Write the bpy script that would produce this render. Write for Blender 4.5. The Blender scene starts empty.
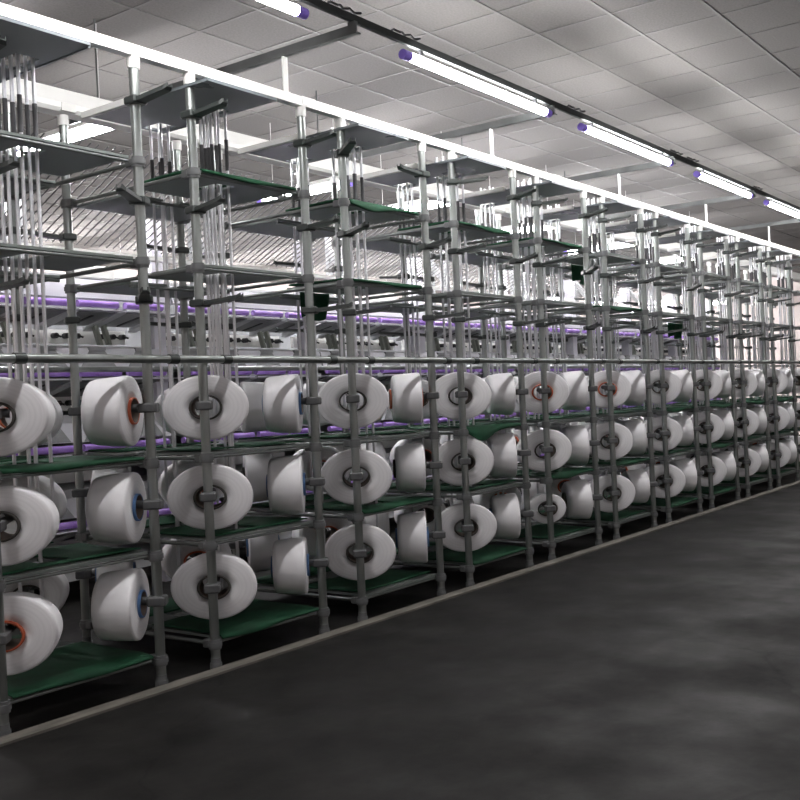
import bpy, math, random
from mathutils import Vector, Matrix
random.seed(7)
SC = bpy.context.scene
COL = SC.collection
PI = math.pi

# ------------------------------------------------------------------ materials
def mat(name, color, rough=0.6, metal=0.0, spec=0.5):
    m = bpy.data.materials.new(name); m.use_nodes = True
    b = m.node_tree.nodes['Principled BSDF']
    b.inputs['Base Color'].default_value = (*color, 1)
    b.inputs['Roughness'].default_value = rough
    b.inputs['Metallic'].default_value = metal
    b.inputs['Specular IOR Level'].default_value = spec
    return m
def N(m, t, **kw):
    n = m.node_tree.nodes.new(t)
    for k, v in kw.items(): setattr(n, k, v)
    return n
def L(m, a, b): m.node_tree.links.new(a, b)
def noisy(m, c1, c2, scale, detail=4, rough=None, bump=0.0, coord='Object', stretch=(1, 1, 1), lo=0.3, hi=0.7):
    b = m.node_tree.nodes['Principled BSDF']
    tc = N(m, 'ShaderNodeTexCoord'); mp = N(m, 'ShaderNodeMapping')
    mp.inputs['Scale'].default_value = stretch
    L(m, tc.outputs[coord], mp.inputs['Vector'])
    nz = N(m, 'ShaderNodeTexNoise'); nz.inputs['Scale'].default_value = scale; nz.inputs['Detail'].default_value = detail
    L(m, mp.outputs['Vector'], nz.inputs['Vector'])
    r = N(m, 'ShaderNodeValToRGB')
    r.color_ramp.elements[0].position = lo; r.color_ramp.elements[1].position = hi
    r.color_ramp.elements[0].color = (*c1, 1); r.color_ramp.elements[1].color = (*c2, 1)
    L(m, nz.outputs['Fac'], r.inputs['Fac']); L(m, r.outputs['Color'], b.inputs['Base Color'])
    if rough:
        mr = N(m, 'ShaderNodeMapRange'); mr.inputs['From Min'].default_value = lo; mr.inputs['From Max'].default_value = hi
        mr.inputs['To Min'].default_value = rough[0]; mr.inputs['To Max'].default_value = rough[1]
        L(m, nz.outputs['Fac'], mr.inputs['Value']); L(m, mr.outputs['Result'], b.inputs['Roughness'])
    if bump:
        bp = N(m, 'ShaderNodeBump'); bp.inputs['Strength'].default_value = bump; bp.inputs['Distance'].default_value = 0.01
        L(m, nz.outputs['Fac'], bp.inputs['Height']); L(m, bp.outputs['Normal'], b.inputs['Normal'])
    return m
M = {}
M['steel'] = noisy(mat('galvanised_steel', (.5, .5, .5), .35, .85), (.22, .24, .23), (.35, .37, .36), 9, rough=(.28, .45), stretch=(1, 1, .25))
M['alu'] = mat('aluminium_tube', (.68, .69, .72), .3, .8)
M['white_metal'] = mat('white_painted_metal', (.80, .80, .78), .4)
M['cap'] = mat('white_plastic_cap', (.70, .70, .68), .5)
M['clamp'] = noisy(mat('dark_plastic_clamp', (.05, .05, .05), .5), (.075, .077, .08), (.11, .112, .115), 20)
M['collar'] = mat('grey_collar', (.13, .135, .138), .5)
M['peg'] = mat('black_plastic_peg', (.035, .042, .04), .36)
M['bar'] = mat('steel_edge_bar', (.18, .195, .19), .45, .6)
M['panel'] = noisy(mat('grey_green_panel', (.1, .12, .11), .45), (.15, .175, .165), (.20, .225, .215), 3, rough=(.38, .55))
M['top_panel'] = noisy(mat('slate_panel', (.1, .12, .13), .35), (.13, .15, .162), (.17, .19, .205), 2.5, rough=(.25, .45))
M['green'] = noisy(mat('green_cloth', (.0, .2, .08), .85), (.0025, .04, .016), (.008, .085, .036), 6, bump=.3)
M['paper_orange'] = mat('orange_paper_tube', (.55, .13, .06), .6)
M['paper_blue'] = mat('blue_paper_tube', (.08, .17, .36), .6)
M['paper_dark'] = mat('dark_paper_tube', (.06, .055, .05), .7)
M['tube_in'] = mat('brown_paper_bore', (.16, .12, .10), .8)
M['purple'] = noisy(mat('purple_roller', (.35, .2, .62), .45), (.33, .17, .62), (.45, .28, .74), 12)
M['lilac'] = mat('lilac_white_panel', (.72, .71, .78), .4)
M['hood'] = noisy(mat('grey_hood', (.15, .16, .165), .5), (.22, .23, .235), (.30, .305, .31), 4)
M['hood_light'] = mat('light_grey_bracket', (.58, .59, .61), .5)
M['olive'] = mat('grey_olive_lever', (.28, .30, .26), .5, .3)
M['dark'] = mat('black_metal', (.025, .025, .028), .5)
M['rail'] = mat('dark_rail', (.04, .044, .044), .8, 0, .2)
M['channel'] = noisy(mat('channel_steel', (.16, .17, .17), .5, .5), (.08, .085, .085), (.13, .137, .137), 5)
M['purple_cap'] = mat('violet_end_cap', (.36, .24, 1.0), .35)
M['sleeve'] = mat('dark_sleeve', (.07, .07, .075), .6)

# yarn: off-white with fine wound rings
m = mat('white_yarn', (.80, .79, .81), .85, 0, .25); M['yarn'] = m
b = m.node_tree.nodes['Principled BSDF']
tc = N(m, 'ShaderNodeTexCoord'); sp = N(m, 'ShaderNodeSeparateXYZ'); L(m, tc.outputs['Object'], sp.inputs[0])
y2 = N(m, 'ShaderNodeMath', operation='MULTIPLY'); y2.inputs[1].default_value = .75; L(m, sp.outputs['Y'], y2.inputs[0])
cb = N(m, 'ShaderNodeCombineXYZ'); L(m, y2.outputs[0], cb.inputs['X']); L(m, sp.outputs['Z'], cb.inputs['Y'])
ln = N(m, 'ShaderNodeVectorMath', operation='LENGTH'); L(m, cb.outputs[0], ln.inputs[0])
nz = N(m, 'ShaderNodeTexNoise'); nz.noise_dimensions = '1D'; nz.inputs['Scale'].default_value = 110; nz.inputs['Detail'].default_value = 3
L(m, ln.outputs['Value'], nz.inputs['W'])
rp = N(m, 'ShaderNodeValToRGB'); rp.color_ramp.elements[0].color = (.785, .775, .795, 1); rp.color_ramp.elements[1].color = (.83, .82, .84, 1)
rp.color_ramp.elements[0].position = .3; rp.color_ramp.elements[1].position = .6
L(m, nz.outputs['Fac'], rp.inputs['Fac']); L(m, rp.outputs['Color'], b.inputs['Base Color'])
n2 = N(m, 'ShaderNodeTexNoise'); n2.inputs['Scale'].default_value = 90; L(m, tc.outputs['Object'], n2.inputs['Vector'])
ad = N(m, 'ShaderNodeMath', operation='ADD'); L(m, nz.outputs['Fac'], ad.inputs[0]); L(m, n2.outputs['Fac'], ad.inputs[1])
bp = N(m, 'ShaderNodeBump'); bp.inputs['Strength'].default_value = .06; bp.inputs['Distance'].default_value = .003
L(m, ad.outputs[0], bp.inputs['Height']); L(m, bp.outputs['Normal'], b.inputs['Normal'])

def emis(name, color, s):
    m = bpy.data.materials.new(name); m.use_nodes = True
    nt = m.node_tree; nt.nodes.remove(nt.nodes['Principled BSDF'])
    e = nt.nodes.new('ShaderNodeEmission'); e.inputs['Color'].default_value = (*color, 1); e.inputs['Strength'].default_value = s
    nt.links.new(e.outputs[0], nt.nodes['Material Output'].inputs['Surface'])
    return m
M['glow'] = emis('lit_tube', (1.0, .98, .98), 84)
M['glow_aisle_fill'] = emis('added_aisle_fill_tube', (1.0, .98, .98), 36)  # glow of the added fill row across the aisle
M['glow_hall_fill'] = emis('added_hall_fill_tube', (1.0, .97, .97), 420)  # glow of the added fill lamps deep in the hall
M['glow_rear'] = emis('lit_machine_tube', (1.0, .98, 1.0), 210)

# floor: dark worn concrete
m = mat('dark_concrete', (.05, .05, .05), .4, 0, .17); M['floor'] = m
b = m.node_tree.nodes['Principled BSDF']
tc = N(m, 'ShaderNodeTexCoord')
n1 = N(m, 'ShaderNodeTexNoise'); n1.inputs['Scale'].default_value = 2.6; n1.inputs['Detail'].default_value = 12; n1.inputs['Roughness'].default_value = .76; L(m, tc.outputs['Object'], n1.inputs['Vector'])
r1 = N(m, 'ShaderNodeValToRGB'); r1.color_ramp.elements[0].position = .32; r1.color_ramp.elements[1].position = .70
r1.color_ramp.elements[0].color = (.004, .004, .0039, 1); r1.color_ramp.elements[1].color = (.023, .0217, .0203, 1)
L(m, n1.outputs['Fac'], r1.inputs['Fac'])
vo = N(m, 'ShaderNodeTexVoronoi'); vo.feature = 'DISTANCE_TO_EDGE'; vo.inputs['Scale'].default_value = .42
wn = N(m, 'ShaderNodeTexNoise'); wn.inputs['Scale'].default_value = 2.2; wn.inputs['Detail'].default_value = 6; L(m, tc.outputs['Object'], wn.inputs['Vector'])
mx = N(m, 'ShaderNodeVectorMath', operation='MULTIPLY_ADD'); mx.inputs[1].default_value = (.5, .5, 0)
L(m, wn.outputs['Color'], mx.inputs[0]); L(m, tc.outputs['Object'], mx.inputs[2]); L(m, mx.outputs[0], vo.inputs['Vector'])
cr = N(m, 'ShaderNodeValToRGB'); cr.color_ramp.elements[0].position = 0; cr.color_ramp.elements[1].position = .006
cr.color_ramp.elements[0].color = (.35, .35, .35, 1); cr.color_ramp.elements[1].color = (1, 1, 1, 1)
L(m, vo.outputs['Distance'], cr.inputs['Fac'])
mu = N(m, 'ShaderNodeMix', data_type='RGBA', blend_type='MULTIPLY'); mu.inputs['Factor'].default_value = 1
L(m, r1.outputs['Color'], mu.inputs['A']); L(m, cr.outputs['Color'], mu.inputs['B']); L(m, mu.outputs['Result'], b.inputs['Base Color'])
n3 = N(m, 'ShaderNodeTexNoise'); n3.inputs['Scale'].default_value = 1.6; n3.inputs['Detail'].default_value = 7; L(m, tc.outputs['Object'], n3.inputs['Vector'])
mr = N(m, 'ShaderNodeMapRange'); mr.inputs['From Min'].default_value = .35; mr.inputs['From Max'].default_value = .68; mr.inputs['To Min'].default_value = .72; mr.inputs['To Max'].default_value = .45
L(m, n3.outputs['Fac'], mr.inputs['Value']); L(m, mr.outputs['Result'], b.inputs['Roughness'])
bp = N(m, 'ShaderNodeBump'); bp.inputs['Strength'].default_value = .3; bp.inputs['Distance'].default_value = .01
L(m, n1.outputs['Fac'], bp.inputs['Height']); L(m, bp.outputs['Normal'], b.inputs['Normal'])

# ceiling: lay-in tiles of 0.6 m with T-bars between them
m = mat('ceiling_tile', (.5, .48, .46), .85, 0, .2); M['ceil'] = m
b = m.node_tree.nodes['Principled BSDF']
tc = N(m, 'ShaderNodeTexCoord')
nz = N(m, 'ShaderNodeTexNoise'); nz.inputs['Scale'].default_value = 60; nz.inputs['Detail'].default_value = 3; L(m, tc.outputs['Object'], nz.inputs['Vector'])
r = N(m, 'ShaderNodeValToRGB'); r.color_ramp.elements[0].color = (.138, .132, .126, 1); r.color_ramp.elements[1].color = (.172, .165, .158, 1)
r.color_ramp.elements[0].position = .3; r.color_ramp.elements[1].position = .7
L(m, nz.outputs['Fac'], r.inputs['Fac'])
cell = N(m, 'ShaderNodeVectorMath', operation='SNAP'); cell.inputs[1].default_value = (.604, .6, 10)
sh = N(m, 'ShaderNodeVectorMath', operation='ADD'); sh.inputs[1].default_value = (-7.02 + .604 * 40, -3.75 + .6 * 40, 0); L(m, tc.outputs['Object'], sh.inputs[0]); L(m, sh.outputs[0], cell.inputs[0])
wh = N(m, 'ShaderNodeTexWhiteNoise'); L(m, cell.outputs[0], wh.inputs['Vector'])
tv = N(m, 'ShaderNodeMapRange'); tv.inputs['To Min'].default_value = .92; tv.inputs['To Max'].default_value = 1.04; L(m, wh.outputs['Value'], tv.inputs['Value'])
mu = N(m, 'ShaderNodeVectorMath', operation='SCALE'); L(m, r.outputs['Color'], mu.inputs[0]); L(m, tv.outputs['Result'], mu.inputs['Scale'])
L(m, mu.outputs[0], b.inputs['Base Color'])

# ------------------------------------------------------------------ mesh helper
class MB:
    def __init__(s): s.v = []; s.f = []; s.sm = []
    def add(s, vs, fs, smooth=False):
        o = len(s.v); s.v += [tuple(v) for v in vs]
        for f in fs: s.f.append(tuple(i + o for i in f)); s.sm.append(smooth)
    def box(s, x0, x1, y0, y1, z0, z1):
        vs = [(x, y, z) for z in (z0, z1) for y in (y0, y1) for x in (x0, x1)]
        s.add(vs, [(0, 2, 3, 1), (4, 5, 7, 6), (0, 1, 5, 4), (2, 6, 7, 3), (0, 4, 6, 2), (1, 3, 7, 5)])
        return s
    def bbox(s, x0, x1, y0, y1, z0, z1, c=.006):
        """box with chamfered vertical and top/bottom edges"""
        ring = lambda d: [(x0 + c + d, y0 + d), (x1 - c - d, y0 + d), (x1 - d, y0 + c + d), (x1 - d, y1 - c - d), (x1 - c - d, y1 - d), (x0 + c + d, y1 - d), (x0 + d, y1 - c - d), (x0 + d, y0 + c + d)]
        vs = [(x, y, z0) for x, y in ring(c * .6)] + [(x, y, z0 + c) for x, y in ring(0)] + [(x, y, z1 - c) for x, y in ring(0)] + [(x, y, z1) for x, y in ring(c * .6)]
        fs = [tuple(range(7, -1, -1)), tuple(range(24, 32))]
        for k in range(3):
            for i in range(8):
                j = (i + 1) % 8; fs.append((k * 8 + i, k * 8 + j, k * 8 + 8 + j, k * 8 + 8 + i))
        s.add(vs, fs); return s
    def cyl(s, a, b, r0, r1=None, n=14, cap=True):
        a = Vector(a); b = Vector(b); r1 = r0 if r1 is None else r1
        d = (b - a).normalized(); u = d.orthogonal().normalized(); w = d.cross(u)
        vs = []
        for p, r in ((a, r0), (b, r1)):
            for i in range(n):
                t = 2 * PI * i / n; vs.append(p + u * (r * math.cos(t)) + w * (r * math.sin(t)))
        s.add(vs, [(i, (i + 1) % n, n + (i + 1) % n, n + i) for i in range(n)], True)
        if cap: s.add(vs, [tuple(range(n - 1, -1, -1)), tuple(range(n, 2 * n))])
        return s
    def lathe(s, prof, n=44, ky=1.0, closed=True):
        """profile of (x along axis, radius); revolved about X, Y scaled by ky"""
        k = len(prof); vs = []
        for (x, r) in prof:
            for i in range(n):
                t = 2 * PI * i / n; vs.append((x, r * ky * math.cos(t), r * math.sin(t)))
        fs = []
        for j in range(k if closed else k - 1):
            j2 = (j + 1) % k
            for i in range(n):
                i2 = (i + 1) % n; fs.append((j * n + i, j * n + i2, j2 * n + i2, j2 * n + i))
        s.add(vs, fs, True); return s
    def hexa(s, bot, top):
        """prism between two 4-corner loops"""
        s.add(list(bot) + list(top), [(3, 2, 1, 0), (4, 5, 6, 7), (0, 1, 5, 4), (1, 2, 6, 5), (2, 3, 7, 6), (3, 0, 4, 7)]); return s
    def mesh(s, name, m):
        me = bpy.data.meshes.new(name); me.from_pydata(s.v, [], s.f); me.update()
        import bmesh
        bm = bmesh.new(); bm.from_mesh(me); bmesh.ops.recalc_face_normals(bm, faces=bm.faces); bm.to_mesh(me); bm.free()
        me.polygons.foreach_set('use_smooth', s.sm)
        for mm in (m if isinstance(m, (list, tuple)) else [m]): me.materials.append(mm)
        return me

def ob(name, me, parent=None, loc=(0, 0, 0), rot=(0, 0, 0)):
    o = bpy.data.objects.new(name, me); COL.objects.link(o)
    o.location = loc; o.rotation_euler = rot
    if parent: o.parent = parent
    return o
def tag(o, label=None, cat=None, group=None, kind=None):
    if label: o['label'] = label
    if cat: o['category'] = cat
    if group: o['group'] = group
    if kind: o['kind'] = kind
    return o
def thing(name, label, cat, group=None, loc=(0, 0, 0), rz=0):
    return tag(ob(name, None, None, loc, (0, 0, rz)), label, cat, group)
ORD = ['first', 'second', 'third', 'fourth', 'fifth', 'sixth', 'seventh', 'eighth', 'ninth', 'tenth', 'eleventh', 'twelfth', 'thirteenth', 'fourteenth', 'fifteenth']

# ------------------------------------------------------------------ layout
YF, YB = 4.13, 5.25                 # front and rear post lines of the creel
PER, GAP, X0 = 1.26, .3735, 2.527
HT = 3.20
def BX(k): return X0 + PER * k
def AX(k): return X0 + PER * k - GAP
ROWS = (1.40, .91, .42)             # heights of the three loaded rows
LOW = (1.13, .66, .13)              # mat shelves under each row
UP = (2.66, 2.15)                   # upper shelves
PEGS = (2.97, 2.46, 1.96)           # empty pegs above the handrail

# ------------------------------------------------------------------ the room
def struct(name, mb, m): return tag(ob(name, mb.mesh(name, m)), kind='structure')
XE, XW, YBk, YFr, HC = 27.5, -3.0, 16.0, -5.0, 4.15
struct('floor', MB().box(XW, XE, YFr, YBk, -.1, 0), M['floor'])
struct('ceiling', MB().box(XW, XE, YFr, YBk, HC, HC + .1), M['ceil'])
wm = noisy(mat('plaster_wall', (.55, .5, .48), .8), (.56, .50, .48), (.62, .55, .53), 1.5)
struct('wall_back', MB().box(XW, XE, YBk, YBk + .1, 0, HC), wm)
struct('wall_front', MB().box(XW, XE, YFr - .1, YFr, 0, HC), wm)
struct('wall_left', MB().box(XW - .1, XW, YFr, YBk, 0, HC), wm)
struct('wall_right', MB().box(XE, XE + .1, YFr, YBk, 0, HC), wm)
# T-bar grid of the suspended ceiling
g = MB()
x = 7.02 - .604 * 16
while x < XE:
    g.box(x - .009, x + .009, YFr, YBk, HC - .004, HC); x += .604
y = 3.75 - .6 * 14
while y < YBk:
    g.box(XW, XE, y - .011, y + .011, HC - .006, HC); y += .6
struct('trim_1', g, mat('ceiling_t_bar', (.115, .11, .106), .6))
strip = noisy(mat('worn_floor_strip', (.25, .23, .2), .6), (.09, .083, .072), (.20, .183, .16), 5, detail=8, stretch=(1, 4, 1))
struct('trim_2', MB().box(XW + .2, 17.5, 4.01, 4.10, 0, .012), strip)

# ------------------------------------------------------------------ creel posts (meshes shared)
post_me = MB().cyl((0, 0, .05), (0, 0, 3.15), .0255, n=18).mesh('post', M['steel'])
cap_me = MB().cyl((0, 0, 3.135), (0, 0, 3.195), .032, n=18).mesh('post_cap', M['cap'])
f = MB(); f.cyl((0, 0, 0), (0, 0, .03), .033, n=18); f.cyl((0, 0, .03), (0, 0, .055), .0275, n=18)
foot_me = f.mesh('foot', M['collar'])
c = MB(); c.cyl((0, 0, -.026), (0, 0, .026), .034, n=18); c.cyl((0, 0, -.012), (0, 0, .012), .039, n=18); c.bbox(-.025, .025, .0, .075, -.022, .022)
collar_me = c.mesh('collar', M['collar'])
cb_me = MB().cyl((0, .06, 0), (0, YB - YF - .06, 0), .012, n=10).mesh('crossbar', M['bar'])
# empty peg: clamp block round the post and a trough-shaped arm along +X
def trough(mb, x0, x1, w, h, t=.008, z=0.0, rise=0.0):
    P = []
    for (x, zz, ww) in ((x0, z, w), (x1, z + rise, w * .82), (x1 + .02, z + rise + .012, w * .5)):
        P.append([(x, -ww, zz + h), (x, -ww + t, zz + h), (x, -ww + t * 1.2, zz + t), (x, ww - t * 1.2, zz + t), (x, ww - t, zz + h), (x, ww, zz + h), (x, ww, zz), (x, -ww, zz)])
    vs = sum(P, []); fs = []
    for k in range(2):
        for i in range(8):
            j = (i + 1) % 8; fs.append((k * 8 + i, k * 8 + j, k * 8 + 8 + j, k * 8 + 8 + i))
    fs += [tuple(range(7, -1, -1)), tuple(range(16, 24))]
    mb.add(vs, fs)
p = MB(); p.bbox(-.042, .048, -.044, .044, -.02, .02, .008); trough(p, .045, .245, .032, .02, t=.006, z=-.012, rise=.016)
peg_me = p.mesh('peg', M['peg'])
p = MB(); p.bbox(-.046, .05, -.042, .042, -.024, .024, .008); p.cyl((.045, 0, 0), (.24, 0, .01), .022, .018, n=12)
lpeg_me = p.mesh('peg', M['clamp'])
# rail clamp
rc_me = MB().cyl((-.028, 0, 0), (.028, 0, 0), .026, n=14).mesh('rail_clamp', M['peg'])

TH, TB = math.radians(38), math.radians(49)
ANG_A, ANG_B = math.atan2(math.cos(TH), -math.sin(TH)), math.atan2(math.cos(TB), math.sin(TB))
pegdir = {  # (pair, post, row): heading of the empty pegs read off the photograph
    (2, 'B', 0): -125, (3, 'A', 0): 178, (3, 'B', 0): -52, (4, 'A', 0): -110, (4, 'B', 0): -58, (5, 'A', 0): -105,
    (5, 'B', 0): -70, (2, 'B', 1): -110, (1, 'A', 1): -150, (1, 'A', 2): -128, (1, 'B', 2): -76, (2, 'A', 2): -62, (2, 'B', 2): -50, (3, 'A', 2): -66, (3, 'B', 2): -40}
creel = thing('creel_frame', 'long yarn creel frame of grey steel posts under a white top beam', 'creel frame')
rear = creel
def post(parent, x, y, k, which, back=False):
    o = ob('post', post_me, parent, (x, y, 0))
    ob('post_cap', cap_me, o); ob('foot', foot_me, o)
    for z in UP + LOW:
        ob('collar', collar_me, o, (0, 0, z), (0, 0, PI if back else 0))
        if not back: ob('crossbar', cb_me, o, (0, 0, z))
    for r, z in enumerate(PEGS):
        a = pegdir.get((k, which, r)) if not back else None
        if a is None: a = random.choice((-90, -86, -94, -80, -100) if k < 3 else (-90, -82, -98, -75, -125, -60, -135, -140, -112) if k > 3 else (-90, -82, -98, -75, -105, -60, -118)) if not back else random.choice((100, 120, 150, 165, 90, 60))
        ob('peg', peg_me, o, (0, 0, z), (0, 0, math.radians(a)))
    for z in ROWS:
        a = ANG_A if which == 'A' else ANG_B
        ob('peg', lpeg_me, o, (0, 0, z + .012), (0, 0, -a if back else a))
    return o
for k in range(0, 11):
    if k > 0: post(creel, AX(k), YF, k, 'A')
    if k < 10: post(creel, BX(k), YF, k, 'B')
for k in range(1, 13):
    post(rear, AX(k), YB, k, 'A', True); post(rear, BX(k), YB, k, 'B', True)
tb = MB(); tb.box(1.2, 17.5, YF - .028, YF + .028, HT - .005, HT + .05)
ob('top_beam', tb.mesh('top_beam', M['white_metal']), creel)
jn = MB().box(-.06, .06, YF - .031, YF + .031, HT + .002, HT + .053).mesh('joint_plate', M['cap'])
for x in (4.72, 7.9, 11.1): ob('joint_plate', jn, creel, (x, 0, 0))
hr = MB().cyl((1.2, YF - .048, 1.657), (17.5, YF - .048, 1.657), .021, n=16)
hr_o = ob('handrail', hr.mesh('handrail', M['steel']), creel)
for k in range(0, 11):
    for x in (AX(k), BX(k)): ob('rail_clamp', rc_me, hr_o, (x + .13, YF - .048, 1.657))
rb = MB()
pr = [(YB - .05, HT), (YB + .05, HT), (YB + .05, HT + .15), (YB - .02, HT + .15), (YB - .07, HT + .05), (YB - .07, HT + .02)]
rb.add([(1.5, a, z) for a, z in pr] + [(20, a, z) for a, z in pr], [tuple(range(5, -1, -1)), tuple(range(6, 12))] + [(i, (i + 1) % 6, 6 + (i + 1) % 6, 6 + i) for i in range(6)])
ob('top_beam', rb.mesh('top_beam', M['white_metal']), rear)
jn2 = MB().box(-.05, .05, YB - .074, YB - .05, HT + .004, HT + .05).mesh('joint_plate', M['cap'])
for x in (3.78, 6.3, 8.9): ob('joint_plate', jn2, rear, (x, 0, 0))
ob('handrail', MB().cyl((1.5, YB + .05, 1.668), (20, YB + .05, 1.668), .018, n=12).mesh('handrail', M['steel']), rear)

# ------------------------------------------------------------------ tube bundles
def bundle_xy():
    return [(bx, by) for bx in (.345, .425) for by in (4.31, 4.37, 4.43, 4.49)] + [(bx, by) for bx in (.355, .415) for by in (4.79, 4.88)]
tube_me = {}
for zb in (.35, .85, 1.3):
    t = MB().cyl((0, 0, zb), (0, 0, 3.27), .0092, n=10)
    tube_me[zb] = t.mesh('tube', M['alu'])
slv_me = MB().cyl((0, 0, -.09), (0, 0, .09), .0118, n=10).mesh('sleeve', M['sleeve'])
for k in range(0, 11):
    nm = 'first' if k == 0 else ORD[k]
    r = thing('tube_bundle', f'bundle of vertical aluminium yarn tubes hanging from the {nm} roof panel from the left', 'tube bundle', 'upright yarn tube bundles')
    for i, (dx, y) in enumerate(bundle_xy()):
        o = ob('tube', tube_me[(.35, .85, 1.3)[(i + k) % 3]], r, (BX(k) + dx + random.uniform(-.004, .004), y, 0))
        s = ob('sleeve', slv_me, o, (0, 0, 2.83 + random.uniform(-.03, .03)))

# ------------------------------------------------------------------ panels with a slot for the tubes
def slotted(x0, x1, y0, y1, z0, z1, hx0, hx1, hy0, hy1):
    mb = MB()
    mb.box(x0, hx0, y0, y1, z0, z1); mb.box(hx1, x1, y0, y1, z0, z1)
    mb.box(hx0, hx1, y0, hy0, z0, z1)
    if hy1 < y1: mb.box(hx0, hx1, hy1, y1, z0, z1)
    return mb
def panel_mesh(xs, ys, z, t, hole, name, m, corner=.0):
    """one continuous slab on a grid of xs, ys with the cell(s) inside hole left open"""
    mb = MB(); nx, ny = len(xs), len(ys)
    holes = [] if not hole else (hole if isinstance(hole, list) else [hole])
    inside = lambda i, j: any(h[0] <= (xs[i] + xs[i + 1]) / 2 <= h[1] and h[2] <= (ys[j] + ys[j + 1]) / 2 <= h[3] for h in holes)
    vs = [(x, y, z) for y in ys for x in xs] + [(x, y, z + t) for y in ys for x in xs]
    O = nx * ny; fs = []; idx = lambda i, j: j * nx + i
    cells = {(i, j) for i in range(nx - 1) for j in range(ny - 1) if not inside(i, j)}
    for (i, j) in cells:
        q = (idx(i, j), idx(i + 1, j), idx(i + 1, j + 1), idx(i, j + 1))
        fs += [q[::-1], tuple(a + O for a in q)]
        for (di, dj), (a, c) in {(-1, 0): (q[3], q[0]), (1, 0): (q[1], q[2]), (0, -1): (q[0], q[1]), (0, 1): (q[2], q[3])}.items():
            if (i + di, j + dj) not in cells: fs.append((a, c, c + O, a + O))
    mb.add(vs, fs)
    return mb.mesh(name, m)
# roof panels (one per bay), long side across the creel
for k in range(0, 11):
    b0 = BX(k)
    r = thing('roof_panel', f'slate grey roof panel across the creel under the top beam, {ORD[k]} from the left', 'panel', 'roof panels')
    me = panel_mesh([b0 - .03, b0 + .32, b0 + .45, b0 + .50], [YF - .17, 4.29, 4.51, 4.755, 4.91, 4.93], 3.115, .016, [(b0 + .32, b0 + .45, 4.29, 4.51), (b0 + .32, b0 + .45, 4.755, 4.91)], 'board', M['top_panel'])
    ob('board', me, r)
    ob('edge_strip', MB().box(b0 - .062, b0 - .03, 4.40, 4.99, 3.115, 3.15).mesh('edge_strip', M['white_metal']), r)
    if k == 0: ob('edge_strip', MB().box(b0 + .50, b0 + .512, YF - .15, 4.93, 3.110, 3.135).mesh('edge_strip', M['top_panel']), r)
# upper shelves: front and rear half of every bay
def shelf(x0, x1, y0, y1, z, label, hole=None, group='upper shelves', corner=True):
    r = thing('shelf', label, 'shelf', group)
    xs = [x0, x1] if not hole else [x0, hole[0], hole[1], x1]
    ys = [y0, y1] if not hole else sorted({y0, hole[2], hole[3], y1})
    hole_ = hole
    ob('board', panel_mesh(xs, ys, z + .014, .014, hole_, 'board', M['panel']), r)
    eb = MB().cyl((x0, y0 + .008, z + .002), (x1, y0 + .008, z + .002), .009, n=8)
    ob('edge_bar', eb.mesh('edge_bar', M['bar']), r)
    return r
hname = {2.66: 'upper', 2.15: 'lower'}
for k in range(0, 11):
    b0, a1 = BX(k), AX(k + 1)
    for z in UP:
        if k < 10 or True:
            shelf(b0 + .05, a1 - .05, YF + .01, 4.70, z, f'grey {hname[z]} empty shelf above the handrail, front side, {ORD[k]} bay from the left', (b0 + .31, b0 + .46, 4.285, 4.515))
for k in range(0, 12):
    b0, a1 = BX(k), AX(k + 1)
    if a1 < 3.2: continue
    for z in UP:
        shelf(b0 + .05, a1 - .05, 4.755, YB - .02, z - .03, f'grey {hname[z]} empty shelf above the handrail, rear side, {ORD[k]} bay from the left', (b0 + .32, b0 + .45, 4.755, 4.91))

# ------------------------------------------------------------------ lower shelves with green mats
def mat_mesh(x0, x1, y0, y1, z, seed, droop=.0, hole=None, t=.006):
    rnd = random.Random(seed)
    nx, ny = 26, 14
    ph = [rnd.uniform(0, 6.28) for _ in range(8)]; fr = [rnd.uniform(3, 14) for _ in range(8)]
    dc = (.27 if droop == .085 else rnd.uniform(.2, .8)) * (x1 - x0) + x0
    top = []; bot = []
    for j in range(ny + 1):
        for i in range(nx + 1):
            x = x0 + (x1 - x0) * i / nx; y = y0 + (y1 - y0) * j / ny
            w = sum(math.sin(fr[q] * x * (1.2 if q % 2 else .5) + fr[(q + 3) % 8] * y + ph[q]) for q in range(5)) / 5
            h = .009 + .008 * w
            if j == 0 and droop:
                d = droop * (math.exp(-((x - dc) / .2) ** 2) + .12 * (1 + w))
                top.append((x, y - .03, z - d)); bot.append((x, y - .025, z - d - t)); continue
            if j == 1 and droop: top.append((x, y0 - .022, z + .006)); bot.append((x, y0 - .018, z)); continue
            top.append((x, y, z + h + t)); bot.append((x, y, z + max(h, .001)))
    W = nx + 1; O = len(top); fs = []
    cells = set()
    for i in range(nx):
        for j in range(ny):
            cx = x0 + (x1 - x0) * (i + .5) / nx; cy = y0 + (y1 - y0) * (j + .5) / ny
            if hole and hole[0] - .02 < cx < hole[1] + .02 and hole[2] - .02 < cy < hole[3] + .02: continue
            cells.add((i, j))
    for (i, j) in cells:
        q = (j * W + i, j * W + i + 1, (j + 1) * W + i + 1, (j + 1) * W + i)
        fs += [q, tuple(a + O for a in q[::-1])]
        for (di, dj), (a, c) in {(-1, 0): (q[3], q[0]), (1, 0): (q[1], q[2]), (0, -1): (q[0], q[1]), (0, 1): (q[2], q[3])}.items():
            if (i + di, j + dj) not in cells: fs.append((a, c, c + O, a + O))
    mb = MB(); mb.add(top + bot, fs, True)
    return mb.mesh('green_mat', M['green'])
lname = {0: 'top', 1: 'middle', 2: 'bottom'}
seed = 0
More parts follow.
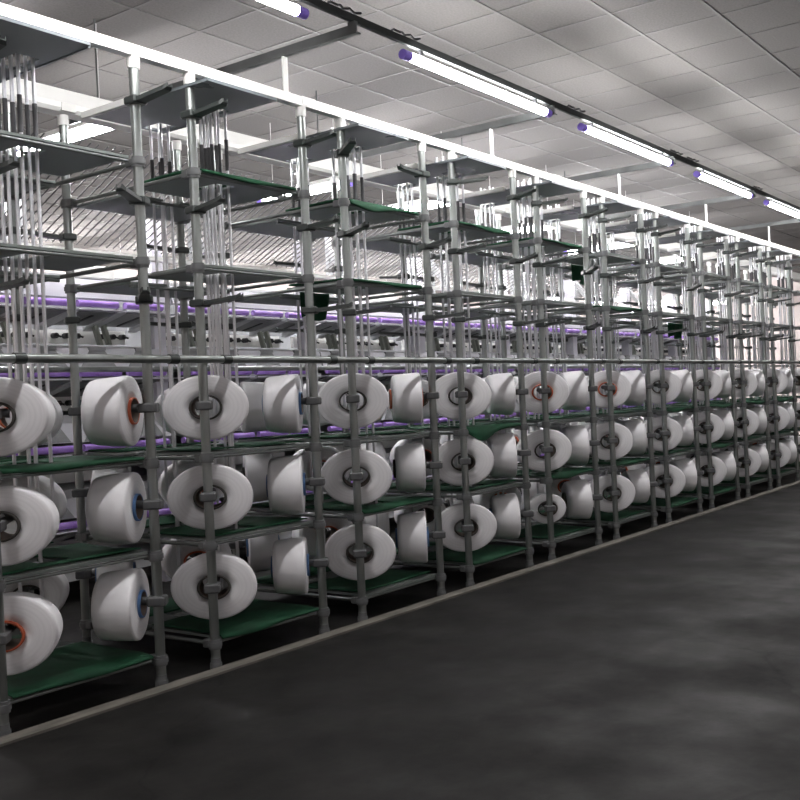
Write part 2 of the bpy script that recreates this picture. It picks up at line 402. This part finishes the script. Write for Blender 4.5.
for k in range(0, 11):
    b0, a1 = BX(k), AX(k + 1)
    for r, z in enumerate(LOW):
        seed += 1
        hole = (b0 + .31, b0 + .46, 4.285, 4.515) if r < 2 else None
        shelf(b0 + .045, a1 - .045, YF + .01, 4.70, z, f'steel shelf under the {lname[r]} row of cones, aisle side, {ORD[k]} bay from the left', hole, 'loaded row shelves')
        dr = .085 if (k, r) == (3, 0) else random.choice((0, 0, .012, .02, .03))
        o = ob('green_mat', mat_mesh(b0 + .05, a1 - .05, YF + (.02 if dr else .05), 4.70, z + .028, seed, dr, hole))
        tag(o, f'green cloth mat below the {lname[r]} row of cones, aisle side, {ORD[k]} bay from the left', 'mat', 'green shelf mats')
for k in range(0, 12):
    x0, x1 = BX(k) + .05, AX(k + 1) - .05
    if x1 < 3.0: continue
    for r, z in enumerate(LOW):
        seed += 1
        shelf(x0, x1, 4.755, YB - .02, z, f'steel shelf under the {lname[r]} row of cones, rear side, {ORD[k]} bay from the left', (BX(k) + .32, BX(k) + .45, 4.755, 4.91), 'loaded row shelves')
        o = ob('green_mat', mat_mesh(x0, x1, 4.92, YB - .03, z + .028, seed, 0))
        tag(o, f'green cloth mat below the {lname[r]} row of cones, rear side, {ORD[k]} bay from the left', 'mat', 'green shelf mats')
for k, z, dr in ((1, 2.66, .012), (2, 2.66, .035), (3, 2.66, .02), (2, 2.15, .012), (5, 2.15, .03), (4, 2.66, .01)):
    seed += 1
    b0, a1 = BX(k), AX(k + 1)
    o = ob('green_mat', mat_mesh(b0 + .06, a1 - .08, YF + .02, 4.69, z + .028, seed, dr, (b0 + .31, b0 + .46, 4.285, 4.515), t=.012))
    tag(o, f'green cloth mat lying on the {hname[z]} shelf above the handrail, {ORD[k]} bay from the left', 'mat', 'green shelf mats')

# ------------------------------------------------------------------ yarn cones
KY = 1.30
def cone_meshes(R, Ln, hole=.39):
    rf, rk, ri = R, R * .93, R * hole
    prof = [(0.0, ri), (0.0, rf * .6), (.001, rf * .93), (.006, rf * .985), (.016, rf), (Ln * .5, (rf + rk) * .503), (Ln - .03, rk), (Ln - .012, rk * .965), (Ln - .003, rk * .88), (Ln, rk * .6), (Ln, ri)]
    y = MB().lathe(prof, 56, KY).mesh('yarn', M['yarn'])
    def tube(mm):
        ro, r2 = ri * .985, ri * .86
        prof = [(-.014, r2), (-.014, ro), (Ln + .014, ro), (Ln + .014, r2)]
        n = 40; t = MB().lathe(prof, n, KY)
        me = t.mesh('paper_tube', [M[mm], M['tube_in']])
        for q in me.polygons:
            c = q.center; rr = math.hypot(c.y / KY, c.z)
            if abs(c.x - Ln / 2) < Ln * .3 and rr < ri * .92: q.material_index = 1
        return me
    return y, {c: tube('paper_' + c) for c in ('orange', 'blue', 'dark')}
FULL = cone_meshes(.180, .205)
SMALL = cone_meshes(.125, .205, .52)
SLIM = cone_meshes(.170, .20)
COLOR = {}
def cone(x, y, z, heading, label, group, kind, colr):
    r = thing('yarn_cone', label, 'yarn cone', group, (x + .085 * math.cos(heading), y + .085 * math.sin(heading), z), heading)
    ob('yarn', kind[0], r, rot=(random.uniform(-.06, .06), 0, 0)); ob('paper_tube', kind[1][colr], r)
for k in range(0, 11):
    for row, z in enumerate(ROWS):
        ca = {(1, 0): 'orange', (1, 1): 'blue', (1, 2): 'blue', (2, 0): 'blue', (2, 1): 'blue', (2, 2): 'blue', (3, 0): 'orange'}.get((k, row)) or random.choice(('orange', 'dark', 'blue', 'dark'))
        jx = random.uniform(-.035, .035)
        if k > 0:
            cone(AX(k), YF, z, ANG_A + jx, f'white yarn cone seen from the side, {lname[row]} row, {ORD[k]} post pair from the left', 'cones on the aisle side', FULL if (k + row) % 4 else SLIM, ca)
        kind = SMALL if (k, row) == (4, 2) else FULL
        lab = f'white yarn cone showing its round end, {lname[row]} row, {ORD[k]} post pair from the left'
        if kind is SMALL: lab = 'small half-used white yarn cone showing its round end in the bottom row'
        cb2 = 'orange' if (k, row) in ((0, 2), (4, 0), (5, 0)) else 'dark'
        cone(BX(k), YF, z, ANG_B + random.uniform(-.035, .035), lab, 'cones on the aisle side', kind, cb2)
for k in range(1, 13):
    for row, z in enumerate(ROWS):
        z -= .01
        if (k, row) not in ((5, 1), (7, 2)):
            cone(AX(k), YB, z, -ANG_A + random.uniform(-.05, .05), f'shaded yarn cone on the rear posts with its inner face forward, {lname[row]} row, {ORD[k-1]} pair', 'cones on the rear side', FULL if (k + row) % 3 else SLIM, random.choice(('dark', 'orange')))
        cone(BX(k), YB, z, -ANG_B + random.uniform(-.05, .05), f'shaded yarn cone on the rear posts seen from the side, {lname[row]} row, {ORD[k-1]} pair', 'cones on the rear side', SMALL if (k, row) in ((4, 2),) else FULL, random.choice(('orange', 'blue', 'dark')))

# ------------------------------------------------------------------ hanging green cloths
def cloth(x, y, w, z0, z1, label):
    mb = MB(); n = 12; vs = []
    for j in range(6):
        for i in range(n + 1):
            t = i / n; s = j / 5
            vs.append((x + (t - .5) * w * (1 - .25 * s), y + .02 * math.sin(t * 11 + s * 2) * (.3 + s), z1 + (z0 - z1) * s + .02 * math.sin(t * 7) * s))
    W = n + 1
    fs = [(j * W + i, j * W + i + 1, (j + 1) * W + i + 1, (j + 1) * W + i) for j in range(5) for i in range(n)]
    mb.add(vs, fs, True)
    o = ob('green_cloth', mb.mesh('green_cloth', M['green']))
    sol = o.modifiers.new('t', 'SOLIDIFY'); sol.thickness = .006
    tag(o, label, 'cloth', 'hanging green cloths')
cloth(5.40, 4.724, .30, 1.99, 2.165, 'dark green cloth hanging below the shelf behind the third post pair')
cloth(12.0, 4.724, .45, 1.99, 2.165, 'green cloth hanging under the lower shelf of the eighth bay')
cloth(9.55, 4.724, .45, 2.50, 2.675, 'green cloth hanging under the upper shelf of the sixth bay')

# ------------------------------------------------------------------ ceiling beams, light rail, lights
for i in range(5):
    x = 4.55 + 2.345 * i
    r = thing('channel_beam', f'grey channel beam crossing under the ceiling, {ORD[i]} from the left', 'beam', 'channel beams')
    bm_ = MB()
    bm_.add([(x + a, yy, z) for yy in (3.56, 6.2) for a, z in ((-.02, 3.468), (.02, 3.468), (.02, 3.475), (-.012, 3.475), (-.012, 3.513), (.02, 3.513), (.02, 3.52), (-.02, 3.52))],
            [tuple(range(7, -1, -1)), tuple(range(8, 16))] + [(q, (q + 1) % 8, 8 + (q + 1) % 8, 8 + q) for q in range(8)])
    ob('channel', bm_.mesh('channel', M['channel']), r)
    st = MB().box(x - .02, x + .02, YF - .006, YF + .004, HT + .05, 3.47); st.box(x - .02, x + .02, YF - .02, YF + .02, HT + .05, HT + .058)
    ob('hanger_strap', st.mesh('hanger_strap', M['white_metal']), r)
    ob('rail_bracket', MB().box(x - .015, x + .015, 3.575, 3.625, 3.515, 3.541).mesh('rail_bracket', M['channel']), r)
    for yy in (5.9,):
        ob('drop_rod', MB().cyl((x, yy, 3.52), (x, yy, HC), .006, n=8).mesh('drop_rod', M['channel']), r)
r = thing('light_rail', 'long dark rail under the ceiling carrying the row of lit tubes', 'rail')
rl = MB(); rl.add([(xx, YR + a, z) for xx in (-2.9, 19.0) for YR in (3.60,) for a, z in ((-.013, 3.54), (.013, 3.54), (.013, 3.582), (-.013, 3.582))], [(3, 2, 1, 0), (4, 5, 6, 7), (0, 1, 5, 4), (1, 2, 6, 5), (2, 3, 7, 6), (3, 0, 4, 7)])
ob('rail', rl.mesh('rail', M['rail']), r)
for x in (4.48, 5.06, 7.31, 9.37, 9.79, 11.8, 14.1):
    kn = MB(); pts = [Vector((x + (t - 4) * .035, 3.60 + .012 * math.sin(t * 2.1), 3.590 + .02 * abs(math.sin(t * 1.7)))) for t in range(9)]
    for a, c_ in zip(pts, pts[1:]): kn.cyl(a, c_, .007, n=6)
    ob('cable_tie', kn.mesh('cable_tie', M['dark']), r)
def light(a, bb, label, group, batten=False, glow=None):
    a = Vector(a); bb = Vector(bb); ln = (bb - a).length; ang = math.atan2(bb.y - a.y, bb.x - a.x)
    r = thing('tube_light', label, 'tube light', group, a, ang)
    ob('lit_tube', MB().cyl((.07, 0, 0), (ln - .07, 0, 0), .028, n=12).mesh('lit_tube', M[glow or ('glow_rear' if batten else 'glow')]), r)
    for x0 in (0, ln - .07):
        ob('end_cap', MB().cyl((x0, 0, 0), (x0 + .07, 0, 0), .030, n=14).mesh('end_cap', M['purple_cap']), r)
    bk = MB()
    for x0 in (.18, ln - .22): bk.box(x0, x0 + .03, -.008, .008, .02, .066)
    ob('clip', bk.mesh('clip', M['dark']), r) if not batten else ob('batten', MB().bbox(.0, ln, -.045, .045, .04, .085, .008).mesh('batten', M['white_metal']), r)
    if batten:
        for x0 in (.2, ln - .2): ob('hanger_rod', MB().cyl((x0, 0, .08), (x0, 0, HC - a.z), .003, n=6).mesh('hanger_rod', M['cap']), r)
for i, (x0, x1) in enumerate(((-2.4, -.6), (0, 1.8), (2.42, 4.145), (5.02, 6.86), (7.38, 9.23), (9.87, 11.55), (12.08, 13.86), (14.4, 16.2), (16.7, 18.4))):
    light((x0, 3.60, 3.475), (x1, 3.60, 3.475), f'lit white tube light with violet ends on the aisle rail, {ORD[i]} along the rail', 'aisle tube lights')
for i in range(8):  # added lamp row behind the camera, brightens the cones from the front
    x0 = -3.0 + 2.35 * i
    if i in (0, 7): continue
    light((x0 + .1, -1.2, 3.475), (x0 + 1.9, -1.2, 3.475), f'added unseen fill tube light across the aisle, {ORD[i - 1]} along its rail', 'added fill tubes on the opposite rail', False, 'glow_aisle_fill')
r = thing('light_rail', 'added unseen dark rail across the aisle carrying the fill tubes', 'rail')  # unseen rail, added to carry the fill row
rl = MB().box(-2.5, 14, -1.213, -1.187, 3.54, 3.582)
ob('rail', rl.mesh('rail', M['rail']), r)
for x in (-1.5, 4, 9.5, 13.5): ob('drop_rod', MB().cyl((x, -1.2, 3.582), (x, -1.2, HC), .006, n=8).mesh('drop_rod', M['channel']), r)
for i, (x, y0, y1) in enumerate(((4.6, 5.75, 7.0), (7.35, 5.9, 7.1), (8.85, 5.7, 6.9), (11.1, 5.7, 6.9), (13.4, 5.7, 6.9), (15.8, 5.7, 6.9))):
    light((x, y0, 3.40), (x, y1, 3.40), f'lit tube light above the machines behind the creel, {ORD[i]} from the left', 'machine tube lights', True)
for i, (x, y) in enumerate(((20.0, 10.2), (21.5, 9.6), (22.5, 10.8), (23.2, 9.2), (24.2, 9.6), (25.0, 8.4), (25.4, 10.6))):
    light((x, y, 3.40), (x, y + .8, 3.40), f'distant lit tube light deep in the hall, {ORD[i]} of the far ones', 'distant tube lights', True)

for i in range(10):  # added lamps hidden behind the machines, brighten the far ceiling
    light((3.5 + 2.3 * i, 12.9, 3.40), (3.5 + 2.3 * i, 14.5, 3.40), f'added fill tube light hidden far behind the machines, {ORD[i]} from the left', 'added hall fill tubes', True, 'glow_hall_fill')

# ------------------------------------------------------------------ slanting feed tubes between creel and machines
ft = MB().cyl((0, 5.36, 3.10), (0, 6.36, 2.64), .0055, n=6).mesh('feed_tube', mat('dull_grey_tube', (.12, .12, .125), .5, .1))
x = 3.6
while x < 15.5:
    o = ob('feed_tube', ft, None, (x + random.uniform(-.006, .006), 0, 0))
    tag(o, 'thin grey yarn tube slanting down from the creel to the machines behind', 'yarn tube', 'slanting yarn tubes')
    x += .066 if x < 9 else .09

# ------------------------------------------------------------------ texturing machines behind
YM, SW = 6.5, 1.85
TIERS = (2.225, 1.70, 1.14, .58)
def part_meshes():
    P = {}
    P['body'] = MB().box(0, SW, YM + .75, YM + 1.25, .05, 2.56).mesh('body', M['hood'])
    P['column'] = MB().box(SW - .16, SW - .04, YM + .06, YM + .18, 0, 2.95).mesh('column', M['lilac'])
    P['feed_bar'] = MB().box(0, SW, YM - .16, YM - .10, 2.575, 2.61).mesh('feed_bar', M['white_metal'])
    h = MB(); h.hexa([(0, YM, 0.045), (SW - .02, YM, .045), (SW - .02, YM + .10, .045), (0, YM + .10, .045)], [(0, YM + .03, .19), (SW - .02, YM + .03, .19), (SW - .02, YM + .10, .19), (0, YM + .10, .19)])
    P['header_panel'] = h.mesh('header_panel', M['lilac']); P['grey_header'] = h.mesh('header_panel', mat('grey_lilac_panel', (.60, .60, .64), .45))
    P['roller'] = MB().cyl((.03, YM - .01, 0), (.40, YM - .01, 0), .026, n=16).mesh('purple_roller', M['purple'])
    P['tray'] = MB().box(.02, .42, YM - .05, YM + .06, -.05, -.04).mesh('roller_tray', M['lilac'])
    hd = MB(); hd.hexa([(.07, YM + .02, -.06), (.40, YM + .02, -.06), (.34, YM + .28, -.13), (.0, YM + .28, -.13)], [(.07, YM + .02, -.045), (.40, YM + .02, -.045), (.34, YM + .34, -.135), (.0, YM + .34, -.135)])
    P['hood'] = hd.mesh('hood', M['hood'])
    sl = MB(); sl.hexa([(.22, YM + .08, -.082), (.245, YM + .08, -.082), (.195, YM + .28, -.138), (.17, YM + .28, -.138)], [(.22, YM + .08, -.066), (.245, YM + .08, -.066), (.195, YM + .28, -.122), (.17, YM + .28, -.122)])
    P['slot'] = sl.mesh('slot', M['dark'])
    br = MB(); br.hexa([(-.035, YM + .0, -.06), (.05, YM + .0, -.06), (-.02, YM + .36, -.175), (-.10, YM + .36, -.175)], [(-.035, YM + .0, -.02), (.05, YM + .0, -.02), (-.02, YM + .36, -.13), (-.10, YM + .36, -.13)])
    P['bracket'] = br.mesh('bracket', M['hood_light'])
    P['spool_rail'] = MB().box(0, SW - .2, YM + .38, YM + .42, -.275, -.165).mesh('spool_rail', M['white_metal'])
    s = MB(); s.cyl((0, YM + .38, 0), (0, YM + .33, 0), .022, n=12); s.cyl((0, YM + .33, 0), (.03, YM + .31, -.012), .008, n=8)
    P['guide'] = s.mesh('yarn_guide', M['dark'])
    lv = MB()
    for a in (0, .085): lv.hexa([(a, YM + .24, -.29), (a + .035, YM + .24, -.29), (a + .035, YM + .28, -.29), (a, YM + .28, -.29)], [(a - .05, YM + .24, -.13), (a - .015, YM + .24, -.13), (a - .015, YM + .28, -.13), (a - .05, YM + .28, -.13)])
    P['lever'] = lv.mesh('lever', M['olive'])
    dk = MB(); dk.hexa([(0, YM + .02, -.42), (SW - .02, YM + .02, -.42), (SW - .02, YM + .74, -.42), (0, YM + .74, -.42)], [(0, YM + .12, -.31), (SW - .02, YM + .12, -.31), (SW - .02, YM + .74, -.31), (0, YM + .74, -.31)])
    P['deck'] = dk.mesh('deck', mat('mid_grey_deck', (.50, .505, .52), .5))
    w = MB(); w.hexa([(.05, YM - .004, .05), (.37, YM - .004, .05), (.37, YM + .012, .05), (.05, YM + .012, .05)], [(.15, YM + .022, .18), (.28, YM + .022, .18), (.28, YM + .04, .18), (.15, YM + .04, .18)])
    w.hexa([(.14, YM + .012, .175), (.29, YM + .012, .175), (.29, YM + .04, .175), (.14, YM + .04, .175)], [(.14, YM + .012, .20), (.29, YM + .012, .20), (.29, YM + .04, .20), (.14, YM + .04, .20)])
    P['chute'] = w.mesh('chute', M['hood'])
    u = MB(); u.box(.50, .56, YM + .1, YM + .14, 2.4, 3.1); u.box(.50, .56, YM + .3, YM + .34, 2.4, 3.1)
    u.hexa([(.5, YM + .1, 2.72), (.56, YM + .1, 2.72), (.56, YM + .14, 2.68), (.5, YM + .14, 2.68)], [(.5, YM + .30, 2.98), (.56, YM + .30, 2.98), (.56, YM + .34, 2.94), (.5, YM + .34, 2.94)])
    P['gantry'] = u.mesh('gantry', M['hood'])
    P['crate'] = MB().bbox(.3, .62, YM + .05, YM + .2, 2.43, 2.53, .01).mesh('yarn_box', M['white_metal'])
    return P
P = part_meshes()
for sct in range(8):
    xo = 3.82 + SW * sct
    r = thing('texturing_machine', f'texturing machine with purple rollers behind the creel, {ORD[sct]} section from the left', 'machine', 'texturing machine sections', (xo, 0, 0))
    for nme in ('body', 'column', 'feed_bar', 'gantry'): ob(nme, P[nme], r)
    if sct % 2 == 0: ob('yarn_box', P['crate'], r, (.7, 0, 0))
    for t, z in enumerate(TIERS):
        ob('header_panel', P['grey_header' if t else 'header_panel'], r, (0, 0, z))
        ob('spool_rail', P['spool_rail'], r, (0, 0, z)); ob('deck', P['deck'], r, (0, 0, z))
        for q in range(4):
            if q == 3 and t == 0: 
                pass
            ro = ob('purple_roller', P['roller'], r, (.44 * q, 0, z)); ob('roller_tray', P['tray'], ro)
            hd = ob('hood', P['hood'], r, (.44 * q, 0, z)); ob('slot', P['slot'], hd)
            ob('bracket', P['bracket'], r, (.44 * q + .44, 0, z))
            if t: ob('chute', P['chute'], r, (.44 * q, 0, z))
            if t < 2:
                for gq in range(3): ob('yarn_guide', P['guide'], r, (.44 * q + .08 + .10 * gq, 0, z - .215))
                if q % 2: ob('lever', P['lever'], r, (.44 * q - .03, 0, z))

# ------------------------------------------------------------------ camera and render settings
yaw, pitch, roll, f = 0.9309, -0.0012, -0.0455, 1024.83
F = Vector((math.sin(yaw) * math.cos(pitch), math.cos(yaw) * math.cos(pitch), math.sin(pitch)))
R = F.cross(Vector((0, 0, 1))).normalized(); U = R.cross(F)
r2 = math.cos(roll) * R + math.sin(roll) * U; u2 = -math.sin(roll) * R + math.cos(roll) * U
cd = bpy.data.cameras.new('camera'); cd.sensor_width = 36; cd.lens = f / 800 * 36; cd.clip_start = .05; cd.clip_end = 200
cam = bpy.data.objects.new('camera', cd); COL.objects.link(cam)
mw = Matrix((r2, u2, -F)).transposed().to_4x4(); mw.translation = Vector((0, 0, 1.4)); cam.matrix_world = mw
SC.camera = cam
w = bpy.data.worlds.new('world'); SC.world = w; w.use_nodes = True
w.node_tree.nodes['Background'].inputs['Color'].default_value = (.02, .02, .022, 1)
SC.view_settings.view_transform = 'Standard'; SC.view_settings.look = 'None'; SC.view_settings.gamma = 1
SC.view_settings.exposure = 0.2; SC.view_settings.use_curve_mapping = False
try:
    SC.cycles.use_denoising = True; SC.cycles.max_bounces = 8; SC.cycles.use_light_tree = True; SC.cycles.sample_clamp_indirect = 6
except Exception: pass
